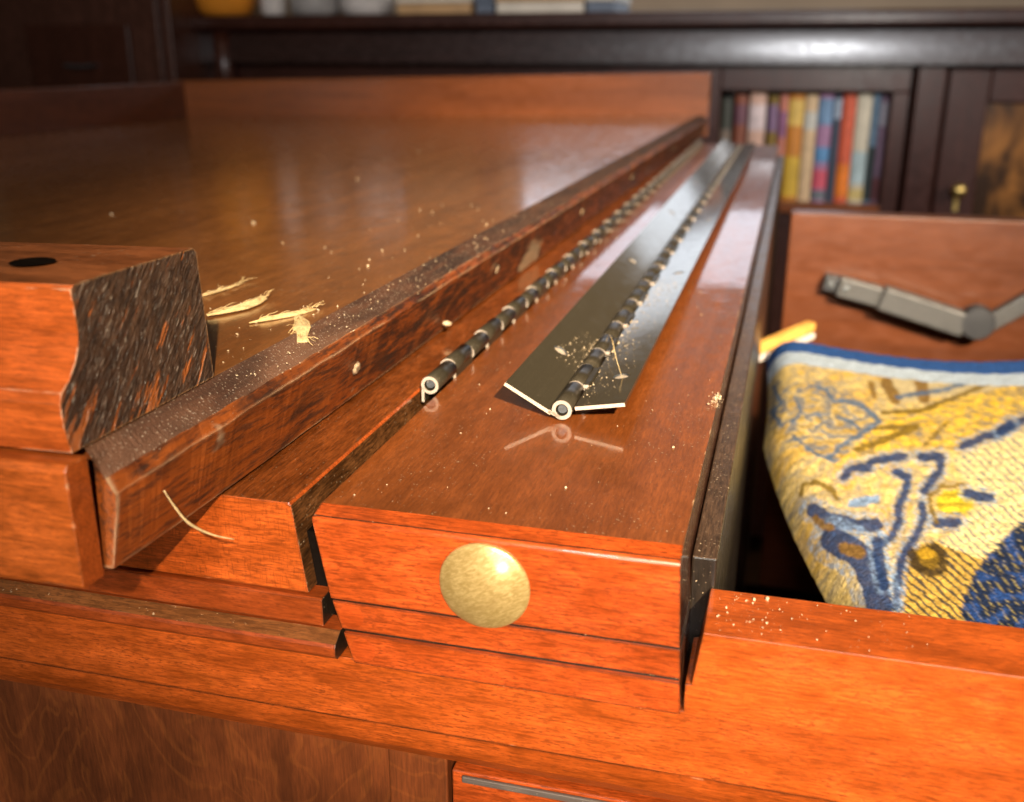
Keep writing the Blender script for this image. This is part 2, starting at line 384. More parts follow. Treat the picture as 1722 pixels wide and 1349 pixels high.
# left stack
link('hinge_strip', prism([(-95.4, -88.7), (-94.8, -89.3), (-92.2, -109.6), (-330, -109.6), (-330, -88.7)], 1, 174.8, 1092, 1,
     {1: 2, 4: 1}, (0, 0)), [M['frontx'], M['strip'], M['grimy']], chest, .3)
link('ledge_board', prism([(173.6, -116.4), (173.6, -110.2), (174.1, -109.9), (900, -109.9), (900, -116.4)], 0, -330, -88.6, 1, None, (0, 1)), [M['ledge'], M['stain_shade']], chest, .15)
link('ledge_moulding', prism([(173.4, -116.7), (170.6, -118.6), (170.2, -119.3), (170.2, -121.4), (171.2, -122.5), (900, -122.5), (900, -116.7)], 0, -330, -84.6, 1, {0: 2}, (0, 1)), [M['ledge'], M['stain_shade'], M['darkshelf']], chest, .15)
link('gap_shade', prism([(-88.9, -97), (-86.0, -109.5), (-82.5, -122.4), (-93, -122.4), (-92.6, -109.5), (-94.2, -97)], 1, 179, 1085, 1), M['black'], chest)  # black body filling the joint, stands in for the shade there
# ------------------------------------------------------------------ narrow lid leaf with the brass stud
leaf = thing('lid_leaf', (-50, 172, -124), 'narrow lid leaf of three stacked boards with a round brass stud on its front end', 'lid leaf')
def leafboard(name, xl0, xl1, xr0, xr1, z0, z1, y0, mats, chamfer=0):
    pr = [(xl0, z1), (xr0, z1), (xr1, z0), (xl1, z0)]
    if chamfer:
        # top board: eased front edge
        pts = [(y0, z0), (y0, z1-1.9), (y0+.12, z1-1.45), (y0+.42, z1-1.08), (y0+.85, z1-.85), (y0+1.25, z1-.78), (y0+5.4, z1), (1092, z1), (1092, z0)]
        bm = bmesh.new(); L = []; Rr = []
        for (y, z) in pts:
            t = (z-z0)/(z1-z0)
            L.append(bm.verts.new((xl1+(xl0-xl1)*t, y, z))); Rr.append(bm.verts.new((xr1+(xr0-xr1)*t, y, z)))
        k = len(pts)
        for i in range(k):
            f = bm.faces.new((L[i], Rr[i], Rr[(i+1) % k], L[(i+1) % k])); f.material_index = {4: 2, 5: 0, 6: 1}.get(i, 0); f.smooth = 1 <= i <= 3
        f = bm.faces.new(L); f.material_index = 2
        f = bm.faces.new(Rr); f.material_index = 2
        return link(name, bm, mats, leaf, .12)
    return link(name, prism(pr, 1, y0, 1092, 1, {1: 2, 3: 2}, 0), mats, leaf, .08, 1)
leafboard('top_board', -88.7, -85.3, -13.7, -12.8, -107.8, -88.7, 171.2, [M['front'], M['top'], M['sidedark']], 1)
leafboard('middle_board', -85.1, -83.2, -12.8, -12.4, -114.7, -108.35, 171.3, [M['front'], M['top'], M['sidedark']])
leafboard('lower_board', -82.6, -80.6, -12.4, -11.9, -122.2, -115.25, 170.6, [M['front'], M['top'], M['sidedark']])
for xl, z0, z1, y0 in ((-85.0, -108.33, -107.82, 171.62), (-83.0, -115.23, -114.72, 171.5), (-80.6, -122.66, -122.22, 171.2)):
    BX('seam_shade', xl, -12.6, y0, 400, z0, z1, M['stain_shade'], leaf, 0)  # dark strips put the shade into the seams between the boards
for (x, z, y) in ((-80.9, -111.5, 171.3), (-78.4, -118.8, 170.6)):
    bm = bmesh.new(); lathe(bm, [(2.75, -1), (2.75, .01), (2.6, .03), (.5, .035)], (x, y, z), '-y', 20); link('dowel_end', bm, M['dowel'], leaf)
bm = bmesh.new()
pf = [(9.1, -.6), (9.35, .0), (9.42, .28), (9.3, .55), (9.0, .75)]
for i in range(1, 13):
    a = i/13; r = 9.0*(1-a); h = .75+math.sqrt(20**2-r*r)-math.sqrt(20**2-81); pf.append((r, h))
lathe(bm, pf, (-51.7, 171.2, -99.9), '-y', 48)
link('brass_stud', bm, M['brass'], leaf, 0, 1, True)

# ------------------------------------------------------------------ wide tray leaf
tray = thing('tray_leaf', (-430, 670, -89), 'wide lid leaf like a shallow tray with a missing right rim and scraped edge', 'lid leaf')
def T(p, i=0):
    x, y, z = p; dz = .02*max(0, -118-x)
    return (x+(y-134)*.0104, y, z-dz)
def near_wear(p, i):
    x, y, z = p; e = math.exp(-(y-138)/38)
    if i in (2, 3): x -= 6.2*e; z -= 3.6*e*(1.25 if i == 2 else 1)
    if i == 1: x -= 1.6*e
    if y < 139 and i in (2, 3, 4, 5): y += (2.6, 3.2, 3.4, 3.4)[i-2]
    if i == 4: x -= .3*e
    j = noise.noise(Vector((y*.11, i*7.3, 0))) + .5*noise.noise(Vector((y*.45, i*3.1, 4)))
    if i in (2, 3): x += .38*j; z += .22*noise.noise(Vector((y*.16, i*5.3, 9)))
    if i == 1: x += .14*j; z += .12*abs(noise.noise(Vector((y*.3, 8, 2))))
    return T((x, y, z))
ys = [138.6+1.5*i for i in range(120)]; ys += [ys[-1]+6*(i+1) for i in range(146)]; ys = [y for y in ys if y < 1183] + [1184.0]
base_prof = [(-770, -87.6), (-109.8, -87.6), (-104.2, -69.4), (-106.0, -67.3), (-115.0, -65.0), (-770, -65.0)]
link('base_board', prism(base_prof, 1, ys, None, 1, {0: 0, 1: 1, 2: 1, 3: 2, 4: 0, 5: 0}, (1, 0), near_wear), [M['tray'], M['scraped'], M['glue']], tray)
rimp = [(141.7, -37.4), (141.9, -40.8), (142.0, -45), (141.4, -47.6), (140.3, -49.8), (138.2, -52.3), (135.9, -53.8), (135.3, -55.6), (135.3, -58.8), (135.7, -62.6), (136.4, -64.75),
        (181.4, -64.75), (179.6, -37.9), (178.6, -36.9), (150, -36.6), (142.6, -36.8)]
link('front_rim', prism(rimp, 0, -330, -114.6, 8, {11: 1, 12: 1, 13: 1, 14: 1, 15: 0, 10: 1}, (0, 2), T), [M['trayrim'], M['rimtop'], M['endface']], tray)
bm = bmesh.new(); lathe(bm, [(4.1, -36.55), (3.9, -36.48), (.3, -36.47)], T((-134.6, 157, 0))[:2]+(0,), 'z', 20); link('screw_hole', bm, M['black'], tray)  # flat black disc paints the dark inside of the hole
M['plug'] = plain('pale_filled_screw_hole', (.30, .21, .13), .85, .35, 900)
for y_ in (163, 236, 366, 522, 680, 900):
    bm = bmesh.new(); x_, z_ = -106.6+(y_-134)*.0104, -78.2+.6*math.sin(y_)
    if y_ < 200: x_ -= 3.0
    lathe(bm, [(1.75, -.6), (1.6, .05), (1.1, .22), (.3, .12)], (x_, y_, z_), 'x', 14)
    for v in bm.verts: v.co.x += (v.co.z-z_)*.27; v.co.z += .5*noise.noise(v.co*1.1); v.co.y += .7*noise.noise(v.co*.9+Vector((3, 1, 2)))
    link('screw_hole', bm, M['plug'], tray, 0, 1, True)
link('nosing', prism([(131.9, -88.0), (131.7, -66.4), (132.6, -65.2), (137.6, -65.3), (137.6, -88.6), (132.6, -88.7)], 0, -330, -112.6, 1, None, (0, 0), T), [M['nosing']], tray, .35)
link('back_rim', prism([(1185, -88), (1185, -21), (1186, -20), (1203, -20), (1204, -21), (1204, -88)], 0, -772, -104.6, 1, None, 0, T), M['backrim'], tray, .8)
link('left_rim', prism([(-757, -65), (-757, -22), (-758, -21), (-771, -21), (-772, -22), (-772, -88), (-770.3, -88), (-770.3, -65)], 1, 140, 1184.5, 1, None, 0, T), M['leftrim'], tray, .8)

# ------------------------------------------------------------------ piano hinges
def knuckle_mesh(r, ri, length, tab=None):
    """rolled knuckle along +y from the origin (mm), with a tab reaching the leaf"""
    bm = bmesh.new(); n = 22
    O0 = []; O1 = []; I0 = []; I1 = []
    for k in range(n):
        a = 2*math.pi*k/n; c, s = math.cos(a), math.sin(a)
        O0.append(bm.verts.new((r*c, 0, r*s))); O1.append(bm.verts.new((r*c, length, r*s)))
        I0.append(bm.verts.new((ri*c, 0, ri*s))); I1.append(bm.verts.new((ri*c, length, ri*s)))
    for k in range(n):
        j = (k+1) % n
        f = bm.faces.new((O0[k], O0[j], O1[j], O1[k])); f.smooth = True
        bm.faces.new((I0[k], I1[k], I1[j], I0[j]))
        f = bm.faces.new((O0[k], I0[k], I0[j], O0[j])); f.material_index = 1
        f = bm.faces.new((O1[k], O1[j], I1[j], I1[k])); f.material_index = 1
    if tab:
        p = [Vector((a, 0, b)) for a, b in tab]
        v0 = [bm.verts.new(q) for q in p]; v1 = [bm.verts.new(q+Vector((0, length, 0))) for q in p]; k = len(p)
        for i in range(k): bm.faces.new((v0[i], v0[(i+1) % k], v1[(i+1) % k], v1[i]))
        f = bm.faces.new(v0); f.material_index = 1
        f = bm.faces.new(v1); f.material_index = 1
    bmesh.ops.recalc_face_normals(bm, faces=bm.faces[:])
    for v in bm.verts: v.co /= 1000
    d = bpy.data.meshes.new('knuckle'); bm.to_mesh(d); bm.free(); d.materials.append(M['bronzek']); d.materials.append(M['ring'])
    return d

def plate(name, a, b, th, y0, y1, holes, hr, parent, notch=None):
    """leaf from inner edge a=(x,z) to outer edge b; th is downward thickness; countersunk holes at (t along a->b, y)"""
    bm = bmesh.new(); ax = Vector((a[0], 0, a[1])); bx_ = Vector((b[0], 0, b[1])); u = (bx_-ax); L = u.length; u.normalize()
    nrm = Vector((-u.z, 0, u.x)); nrm = nrm if nrm.z > 0 else -nrm
    def pt(s, y, h): 
        p = ax + u*s + nrm*h; p.y = y; return p
    cuts = [y0]; hs = hr*1.7
    for (t, y) in holes: cuts += [y-hs, y+hs]
    cuts.append(y1); pts = []
    hd = {round(y-hs, 3): (t, y) for (t, y) in holes}
    def quad(c, mi=0):
        f = bm.faces.new([bm.verts.new(q) for q in c]); f.material_index = mi; return f
    for p, q in zip(cuts, cuts[1:]):
        h = hd.get(round(p, 3))
        if not h:
            quad((pt(0, p, 0), pt(L, p, 0), pt(L, q, 0), pt(0, q, 0))); quad((pt(0, p, -th), pt(0, q, -th), pt(L, q, -th), pt(L, p, -th)))
        else:
            t, y = h; s0 = t*L
            quad((pt(0, p, 0), pt(s0-hs, p, 0), pt(s0-hs, q, 0), pt(0, q, 0))); quad((pt(s0+hs, p, 0), pt(L, p, 0), pt(L, q, 0), pt(s0+hs, q, 0)))
            quad((pt(0, p, -th), pt(0, q, -th), pt(s0-hs, q, -th), pt(s0-hs, p, -th))); quad((pt(s0+hs, p, -th), pt(s0+hs, q, -th), pt(L, q, -th), pt(L, p, -th)))
            n = 24; sqt = []; ci = []; cl = []; sqb = []
            for k in range(n):
                an = 2*math.pi*k/n; c, s = math.cos(an), math.sin(an); e = 1/max(abs(c), abs(s))
                sqt.append(bm.verts.new(pt(s0+hs*c*e, y+hs*s*e, 0))); ci.append(bm.verts.new(pt(s0+hr*c, y+hr*s, 0)))
                cl.append(bm.verts.new(pt(s0+hr*.55*c, y+hr*.55*s, -th))); sqb.append(bm.verts.new(pt(s0+hs*c*e, y+hs*s*e, -th)))
            for k in range(n):
                j = (k+1) % n
                bm.faces.new((sqt[k], sqt[j], ci[j], ci[k])); f = bm.faces.new((ci[k], ci[j], cl[j], cl[k])); f.material_index = 2
                bm.faces.new((cl[k], cl[j], sqb[j], sqb[k]))
    quad((pt(0, y0, 0), pt(0, y1, 0), pt(0, y1, -th), pt(0, y0, -th))); quad((pt(L, y0, 0), pt(L, y0, -th), pt(L, y1, -th), pt(L, y1, 0)))
    quad((pt(0, y0, 0), pt(0, y0, -th), pt(L, y0, -th), pt(L, y0, 0)), 1); quad((pt(0, y1, 0), pt(L, y1, 0), pt(L, y1, -th), pt(0, y1, -th)), 1)
    bmesh.ops.remove_doubles(bm, verts=bm.verts[:], dist=.001)
    return link(name, bm, [M['bronze'], M['cut'], M['pin']], parent)

def hinge(name, label, at, y0, y1, pitch, first, offs, tabs, r=2.5):
    h = thing(name, (at[0], y0, at[1]), label, 'hinge', 'piano hinges on the lid leaves')
    loc0 = Vector(h.location); n = int((y1-y0)/pitch)
    me = [knuckle_mesh(r, 1.62, pitch-.25, tabs[0]), knuckle_mesh(r, 1.62, pitch-.25, tabs[1])]
    for i in range(n):
        k = bpy.data.objects.new('knuckle', me[i % 2]); C.objects.link(k); k.parent = h
        k.location = Vector((offs[i % 2][0]/1000, (first+i*pitch)/1000, offs[i % 2][1]/1000))
        k.rotation_euler = (0, R(random.uniform(-2, 2)), 0)
    bm = bmesh.new(); tube(bm, [(at[0], y0+.9, at[1]), (at[0], y0+3, at[1]), (at[0], y0+n*pitch-1, at[1])], [1.2, 1.56, 1.56], 14); link('pin', bm, M['pin'], h)
    return h
# loose hinge lying on the narrow leaf
kx, kz = -50.9, -85.55
h1 = hinge('piano_hinge', 'open bronze piano hinge lying loose on the narrow leaf with both plates spread', (kx, kz), 237.6, 1046, 16.6, 0,
           [(0, 0), (.08, .06)],
           [[(-.3, -2.5), (-.3, -1.7), (-3.2, -.1), (-3.7, -.95)], [(1.7, .55), (1.7, 1.45), (3.6, 1.65), (3.6, .75)]], 2.58)
hl = [(.58, 280+71*1.98*i) for i in range(6)]
plate('hinge_plate', (kx-2.6, kz-.75), (-65.7, -79.4), .95, 237.6, 1046, hl, 2.3, h1)
hr_ = [(.62, 262+142*i) for i in range(6)]
plate('hinge_plate', (kx+3.3, kz+1.15), (-35.0, -82.2), .95, 237.6, 1046, hr_, 2.3, h1)
def plate_screws(a, b, holes):
    ax = Vector((a[0], 0, a[1])); u = Vector((b[0], 0, b[1]))-ax; L = u.length; u.normalize(); nr = Vector((-u.z, 0, u.x)); nr = nr if nr.z > 0 else -nr
    for t, y in holes:
        bm = bmesh.new(); lathe(bm, [(1.25, -.95), (1.85, -.42), (1.7, -.3), (.9, -.22), (.3, -.36)], (0, 0, 0), 'z', 16)
        rot = Vector((0, 0, 1)).rotation_difference(nr).to_matrix()
        for v in bm.verts: v.co = rot @ v.co + ax + u*(t*L) + Vector((0, y, 0))
        link('screw', bm, M['cut'], h1)
plate_screws((kx-2.6, kz-.75), (-65.7, -79.4), hl); plate_screws((kx+3.3, kz+1.15), (-35.0, -82.2), hr_)
# seated hinge between strip and leaf
h2 = hinge('piano_hinge', 'bronze piano hinge sunk in the joint beside the tray, only knuckles showing', (-90.6, -85.9), 249.5, 1080, 16.6, 0,
           [(.13, -.14), (-.13, .17)], [[(-2.4, -5), (-1.6, -5), (-1.6, -1), (-2.4, -1)], [(1.5, -5), (2.3, -5), (2.3, -1), (1.5, -1)]], 2.5)

# ------------------------------------------------------------------ splinters, crumbs, fibres
def splinter(name, label, pts, widths, thick, strands, seed, lift=.25):
    rnd = random.Random(seed); bm = bmesh.new(); k = len(pts)
    top = []; 
    for i, (p, wd) in enumerate(zip(pts, widths)):
        p = Vector(p); d = (Vector(pts[min(i+1, k-1)])-Vector(pts[max(i-1, 0)])).normalized(); s = Vector((-d.y, d.x, 0)).normalized()
        row = []
        for j in range(7):
            t = j/6*2-1; q = p + s*wd*t*(1+rnd.uniform(-.18, .18)) + Vector((rnd.uniform(-.25, .25), rnd.uniform(-.25, .25), 0))
            row.append((q + Vector((0, 0, lift*min(1, wd)+thick*min(1, wd*.8)*(1-t*t)*rnd.uniform(.55, 1.15))), q))
        top.append(row)
    V = [[(bm.verts.new(a), bm.verts.new(b)) for a, b in row] for row in top]
    for i in range(k-1):
        for j in range(6):
            bm.faces.new((V[i][j][0], V[i+1][j][0], V[i+1][j+1][0], V[i][j+1][0])); bm.faces.new((V[i][j][1], V[i][j+1][1], V[i+1][j+1][1], V[i+1][j][1]))
    for i in range(k-1):
        for j in (0, 6): bm.faces.new((V[i][j][0], V[i][j][1], V[i+1][j][1], V[i+1][j][0]))
    for i in (0, k-1):
        for j in range(6): bm.faces.new((V[i][j][0], V[i][j+1][0], V[i][j+1][1], V[i][j][1]))
    for _ in range(strands):
        i = rnd.randint(0, k-2); p = Vector(pts[i]).lerp(Vector(pts[i+1]), rnd.random()); d = (Vector(pts[i+1])-Vector(pts[i])).normalized()
        wd = widths[i]; a = rnd.uniform(-1, 1); s = Vector((-d.y, d.x, 0)); L = rnd.uniform(1.8, 5)
        q = p + s*a*wd; dr = (d*rnd.uniform(.5, 1.2) + s*rnd.uniform(-.6, .6)*(.5+abs(a)) + Vector((0, 0, rnd.uniform(-.05, .25)))).normalized()
        c = [q + Vector((0, 0, lift+thick*.5)) + dr*L*t + Vector((0, 0, rnd.uniform(0, .5)*math.sin(3*t))) + s*rnd.uniform(-.4, .4)*t*t for t in (0, .35, .7, 1)]
        rr = rnd.uniform(.05, .14)
        tube(bm, c, [rr, rr*.9, rr*.7, rr*.35], 5)
    return tag(link(name, bm, M['fibre']), label, 'wood splinter')
splinter('wood_splinter', 'fluffy pale wood splinter lying on the tray floor beside the corner block', [(-144.2, 229.2, -65), (-141.8, 234, -65), (-139.8, 239, -65), (-139.0, 245, -65), (-139.4, 250, -65), (-140.2, 253.5, -65)],
         [.5, 1.2, 1.7, 2.1, 1.5, .2], 1.1, 14, 3)
splinter('wood_splinter', 'torn pale wood splinter standing at the inner line of the dark glue band', [(-129.6, 225.0, -65), (-126.8, 229.5, -65), (-123.6, 234, -65), (-121.4, 239, -65), (-120.2, 243, -65)],
         [.2, 1.0, 1.2, .9, .2], .9, 11, 4)
splinter('torn_patch', 'frayed pale torn patch hanging over the dark glue band below the splinter', [(-121.0, 234.5, -65.1), (-117.6, 229.5, -65.1), (-114.8, 224.0, -64.9), (-112.2, 218.5, -65.6), (-110.6, 215.6, -66.2)],
         [1.1, 1.9, 2.0, 1.6, 1.5], .6, 26, 5, .1)
splinter('wood_sliver', 'thin flat pale sliver behind the fluffy splinter, next to the corner block', [(-160.5, 248, -65.6), (-158.6, 255, -65.6), (-157.6, 262, -65.6), (-157.2, 268, -65.6), (-157.6, 273, -65.6)],
         [.7, 1.3, 1.1, .6, .15], .3, 12, 6, .1)

def fibre(name, label, pts, r, cat):
    # Catmull-Rom through the points
    P_ = [Vector(p) for p in pts]; P_ = [P_[0]*2-P_[1]] + P_ + [P_[-1]*2-P_[-2]]; out = []
    for i in range(1, len(P_)-2):
        for k in range(8):
            t = k/8; a, b, c, d = P_[i-1:i+3]
            out.append(.5*((2*b)+(c-a)*t+(2*a-5*b+4*c-d)*t*t+(3*b-a-3*c+d)*t**3))
    out.append(P_[-2]); bm = bmesh.new(); tube(bm, out, [r*(1-.6*abs(2*i/(len(out)-1)-1)) for i in range(len(out))], 6)
    return tag(link(name, bm, M['fibre'], None, 0, 1, True), label, cat)
fibre('wood_fibre', 'long pale curled wood fibre hanging down in front of the scraped tray edge', [(-107.6, 150.6, -77.0), (-107.0, 152.4, -81.0), (-106.0, 155.0, -85.6), (-104.0, 159.0, -89.6), (-101.6, 163.0, -92.3)], .32, 'wood fibre')
fibre('wood_hair', 'fine pale hair standing by the right plate of the loose hinge', [(-38.9, 259.6, -83.2), (-40.8, 263, -80.6), (-42.6, 267.5, -78.2), (-44.4, 273, -76.2), (-46.9, 282, -77.2), (-48.5, 287, -81)], .12, 'fibre')

def crumbs(name, label, spots, mat='crumb'):
    bm = bmesh.new(); rnd = random.Random(hash(name+label) % 99991 if False else len(label)*31+len(spots))
    for (p, r) in spots:
        n = 6; ang = rnd.uniform(0, 6)
        m0 = Matrix.Translation(Vector(p)+Vector((0, 0, r*.45))) @ Matrix.Rotation(ang, 4, (rnd.random(), rnd.random(), rnd.random()+.1)) @ Matrix.Diagonal((r*rnd.uniform(.7, 1.5), r*rnd.uniform(.6, 1.0), r*rnd.uniform(.5, .9), 1))
        bmesh.ops.create_icosphere(bm, subdivisions=1, radius=1, matrix=m0)
    return link(name, bm, M[mat])
rnd = random.Random(11); S = []
def scatter(n, x0, x1, y0, y1, z, rmin, rmax, pw=1.0):
    return [((rnd.uniform(x0, x1), y0+(y1-y0)*rnd.random()**pw, z), rmin+(rmax-rmin)*rnd.random()**4) for _ in range(n)]
tag(crumbs('sawdust_crumbs', '', scatter(170, -86, -16, 180, 520, -88.7, .05, .36, 1.3)), 'fine pale sawdust crumbs scattered over the top of the narrow leaf', 'sawdust', kind='stuff')
def on_band():
    out = []
    for _ in range(420):
        y = 150+330*rnd.random()**1.5; x, z = -115+10*rnd.random(), -65
        z = -65-(x+115)*.25; q = T((x, y, z)); 
        if y > 184: out.append(((q[0], q[1], q[2]), .05+.22*rnd.random()**3))
    for _ in range(200):
        y = 192+260*rnd.random()**1.6; x = -116-46*rnd.random()**1.5; q = T((x, y, -65)); out.append(((q[0], q[1], q[2]), .05+.36*rnd.random()**5))
    for _ in range(40):
        y = 300+500*rnd.random(); x = -125-180*rnd.random(); q = T((x, y, -65)); out.append(((q[0], q[1], q[2]), .1+.6*rnd.random()**4))
    return out
tag(crumbs('tray_sawdust', 'tray', on_band()), 'pale sawdust and chips sprinkled on the tray floor and its dark band', 'sawdust', kind='stuff')
tag(crumbs('rail_sawdust', 'rail', scatter(90, -7, 34, 174, 189.5, -104.6, .03, .22, 1) + scatter(70, -7, 6, 174, 189.5, -104.6, .04, .36)), 'pale dust grains on top of the front rail beside the leaf', 'sawdust', kind='stuff')
tag(crumbs('plate_sawdust', 'plates of hinge', [((-54.2-8*t, y+rnd.uniform(-6, 6), -85.4+8*t*.47), .06+.22*rnd.random()**2) for t, y in [(rnd.random()**1.6, 274+rnd.random()*30) for _ in range(110)]]
    + [((-46.4+9*t, y, -83.2+t*1.2), .06+.28*rnd.random()**2) for t, y in [(rnd.random()**2.6, 242+rnd.random()*150) for _ in range(200)]]), 'sawdust caught along the knuckles of the loose hinge', 'sawdust', kind='stuff')
tag(crumbs('edge_sawdust', 'edge sawdust', [((-14.2+rnd.gauss(0, .7), 258+rnd.random()*12, -88.9+rnd.random()*.8), .05+.30*rnd.random()**3) for _ in range(150)] + scatter(120, -12.2, -8, 192, 420, -99, .05, .3)),
    'small heap of pale sawdust on the right edge of the narrow leaf', 'sawdust', kind='stuff')
tag(crumbs('wood_crumb', 'a', [((-104.6, 306.5, -84.4), 1.5)]), 'largest pale wood crumb, wedged between tray edge and sunken hinge', 'wood crumb')
tag(crumbs('wood_crumb', 'bb', [((2.7, 188.4, -104.6), .62)]), 'round white crumb at the inner edge of the front rail', 'wood crumb')

# ------------------------------------------------------------------ tapestry cloth in the compartment
def px(x, y, z):      # where a point of the cloth lies, for laying out the woven motif and its painted shade
    p = Vector((x, y, z)); return (861+1708*p.dot(right)/p.dot(fw), 674.5-1708*p.dot(up)/p.dot(fw))
strokes = [ # (polyline in motif units, width, colour)
 ([(160,290),(190,360),(150,400),(190,450)],9,'gb'),([(240,500),(300,550),(360,590),(430,610)],7,'gb'),([(330,285),(390,300),(420,350),(470,350),(540,365),(590,410),(620,440),(560,480),(460,540),(400,600)],9,'gb'),
 ([(440,420),(500,440),(530,470)],8,'gb'),([(250,330),(280,400),(240,440)],7,'gb'),([(300,420),(350,400),(380,440),(340,470)],6,'gb'),
 ([(465,680),(500,640),(570,640),(585,615),(640,600),(725,590)],14,'nv'),([(800,595),(890,590),(882,650),(815,740)],14,'nv'),([(690,655),(745,680),(735,740),(702,810),(705,870),(680,930),(640,970)],13,'nv'),
 ([(805,805),(812,860),(790,920),(750,980),(715,1040),(700,1120),(690,1250)],14,'nv'),([(500,795),(560,782),(605,775)],15,'lb'),([(330,825),(390,860),(450,880),(520,890),(600,890)],22,'nv'),
 ([(420,960),(500,1000),(560,1050),(600,1160),(620,1250)],40,'nv'),([(610,960),(620,1050),(640,1150)],18,'nv'),([(980,548),(1080,505),(1150,490),(1200,460),(1250,430)],13,'nv'),([(1150,480),(1190,450)],16,'nv'),  # widest navy stroke also paints the shade at the cloth's lower left
 ([(845,755),(890,725),(985,715)],9,'ol'),([(1000,748),(1050,765),(1105,770)],14,'nv'),([(870,880),(960,878)],17,'nv'),([(835,760),(850,830),(870,880)],8,'ol'),([(800,265),(815,330)],22,'br'),([(650,270),(690,340)],20,'br'),([(580,270),(600,330)],10,'br'),
 ([(275,760),(285,715),(340,700),(410,735),(430,770)],9,'ol'),([(340,860),(380,900),(410,900)],14,'br'),([(470,990),(530,1010)],22,'br'),([(520,560),(640,520),(780,460)],13,'ol'),([(600,470),(760,460)],9,'ol'),([(640,400),(800,390),(960,330),(1100,270)],9,'ol'),([(820,540),(920,440)],7,'ol'),
 ([(700,330),(900,300),(1250,190)],9,'gb'),([(760,1010),(780,1070),(840,1100),(900,1085),(890,1010),(850,980)],13,'dk')]
COL = {'nv': (.018, .040, .125), 'gb': (.10, .15, .24), 'lb': (.22, .34, .55), 'ol': (.20, .125, .022), 'br': (.22, .12, .03), 'dk': (.045, .028, .012)}
def seg_dist(p, a, b):
    a = np.array(a, float); b = np.array(b, float); d = b-a; t = np.clip(((p-a)@d)/(d@d+1e-9), 0, 1); return np.linalg.norm(p-(a+t[:, None]*d), axis=1)
def inside(p, poly):
    r = np.zeros(len(p), bool); q = np.array(poly, float)
    for a, b in zip(q, np.roll(q, -1, 0)):
        c = ((a[1] > p[:, 1]) != (b[1] > p[:, 1])) & (p[:, 0] < (b[0]-a[0])*(p[:, 1]-a[1])/(b[1]-a[1]+1e-9)+a[0]); r ^= c
    return r
NU, NV_ = 300, 300
def cloth_pt(u, v):
    # u: left..right, v: far edge .. front rail
    yb = 548 + 16*u - 26*math.sin(math.pi*min(1, u*1.5)) ; Y_ = yb + (203-yb)*v
    xl = -4 + 3*math.sin(math.pi*min(1, v*1.6)) + 30*(max(0, v-.40)/.38)**1.25
    X_ = xl + u*(250-xl)
    z = -146 + 11*math.sin(math.pi*v**.9) + 9*u - 6*math.sin(3.3*u+2.2*v) + 3*math.sin(9*u-3*v)*v
    d = (X_-xl); z -= 15*math.exp(-d/4.5)                      # turned down at its left side
    z += 5*math.exp(-v/.10) - 4*math.exp(-v/.012)
    z -= 60*max(0, v-.82)**1.3*2.2
    z += .5*noise.noise(Vector((X_*.25, Y_*.25, 0)))
    return (X_, Y_, z)
us = [(i/(NU-1))**1.5 for i in range(NU)]; vs_ = [(j/(NV_-1)) for j in range(NV_)]
pts = [cloth_pt(u, v) for v in vs_ for u in us]
uv = np.array([(u, v) for v in vs_ for u in us])
mo = np.array([px(*p) for p in pts]); mo = (mo-np.array([1240, 540]))*2.594
jit = np.array([(noise.noise(Vector((p[0]*.35, p[1]*.35, 3)))*9, noise.noise(Vector((p[0]*.35, p[1]*.35, 9)))*9) for p in pts]); q = mo+jit
nz = np.array([noise.noise(Vector((p[0]*.09, p[1]*.06, 1))) for p in pts]); n2 = np.array([noise.noise(Vector((p[0]*.28, p[1]*.2, 5))) for p in pts]); n3 = np.array([noise.noise(Vector((p[0]*.8, p[1]*.6, 7))) for p in pts])
col = np.tile(np.array([.74, .54, .21]), (len(pts), 1))
def paint(mask, c, a=1.0):
    k = (np.clip(mask, 0, 1)*a)[:, None]; col[:] = col*(1-k)+np.array(c)*k
paint((nz > .05)*1.0, (.78, .58, .24), .6); paint((nz < -.22)*1.0, (.72, .44, .09), .6)
flor = inside(q, [(120,260),(420,260),(640,430),(430,620),(260,560),(130,470)])
paint(flor*np.clip((n2+.02)*7, 0, 1), (.20, .21, .24), .8); paint(flor*np.clip((-n2-.12)*9, 0, 1), (.40, .26, .07), .7)
rib = inside(q, [(660,250),(1400,120),(1400,250),(900,330),(720,360)])
rib2 = inside(q, [(930,600),(1400,420),(1400,1400),(690,1400),(720,1080),(900,960),(1060,800)])
gold = inside(q, [(640,420),(1000,330),(1400,230),(1400,420),(1150,500),(930,570),(760,560),(460,600)])
paint(gold*1.0, (.86, .54, .05), .75); paint(gold*np.clip((n2-.1)*6, 0, 1), (.45, .28, .05), .6)
cont = np.array([noise.noise(Vector((p[0]*.13, p[1]*.085, 21))) for p in pts]); cont2 = np.array([noise.noise(Vector((p[0]*.17+.3*n2_, p[1]*.11, 31))) for p, n2_ in zip(pts, n2)])
free = 1-np.clip(rib*1.0+rib2*1.0, 0, 1)
paint(free*np.clip((.085-np.abs(cont))*30, 0, 1), (.12, .16, .24), .35); paint(free*np.clip((.05-np.abs(cont2-.12))*40, 0, 1), (.30, .18, .04), .45); paint(free*np.clip((n2-.12)*8, 0, 1), (.20, .20, .20), .35); paint(free*np.clip((.07-np.abs(nz+.10))*30, 0, 1), (.10, .14, .24), .35)
low = inside(q, [(700,1000),(860,960),(1060,1040),(1180,960),(1400,900),(1400,1400),(690,1400)])  # golden weave darkened by a painted shadow of the front rail
paint(rib2*1.0, (.84, .68, .34)); paint(low*1.0, (.58, .37, .09)); paint(rib*1.0, (.64, .52, .30))
ph = (q[:, 0]*.63-q[:, 1]*.72)/27.0*2*math.pi
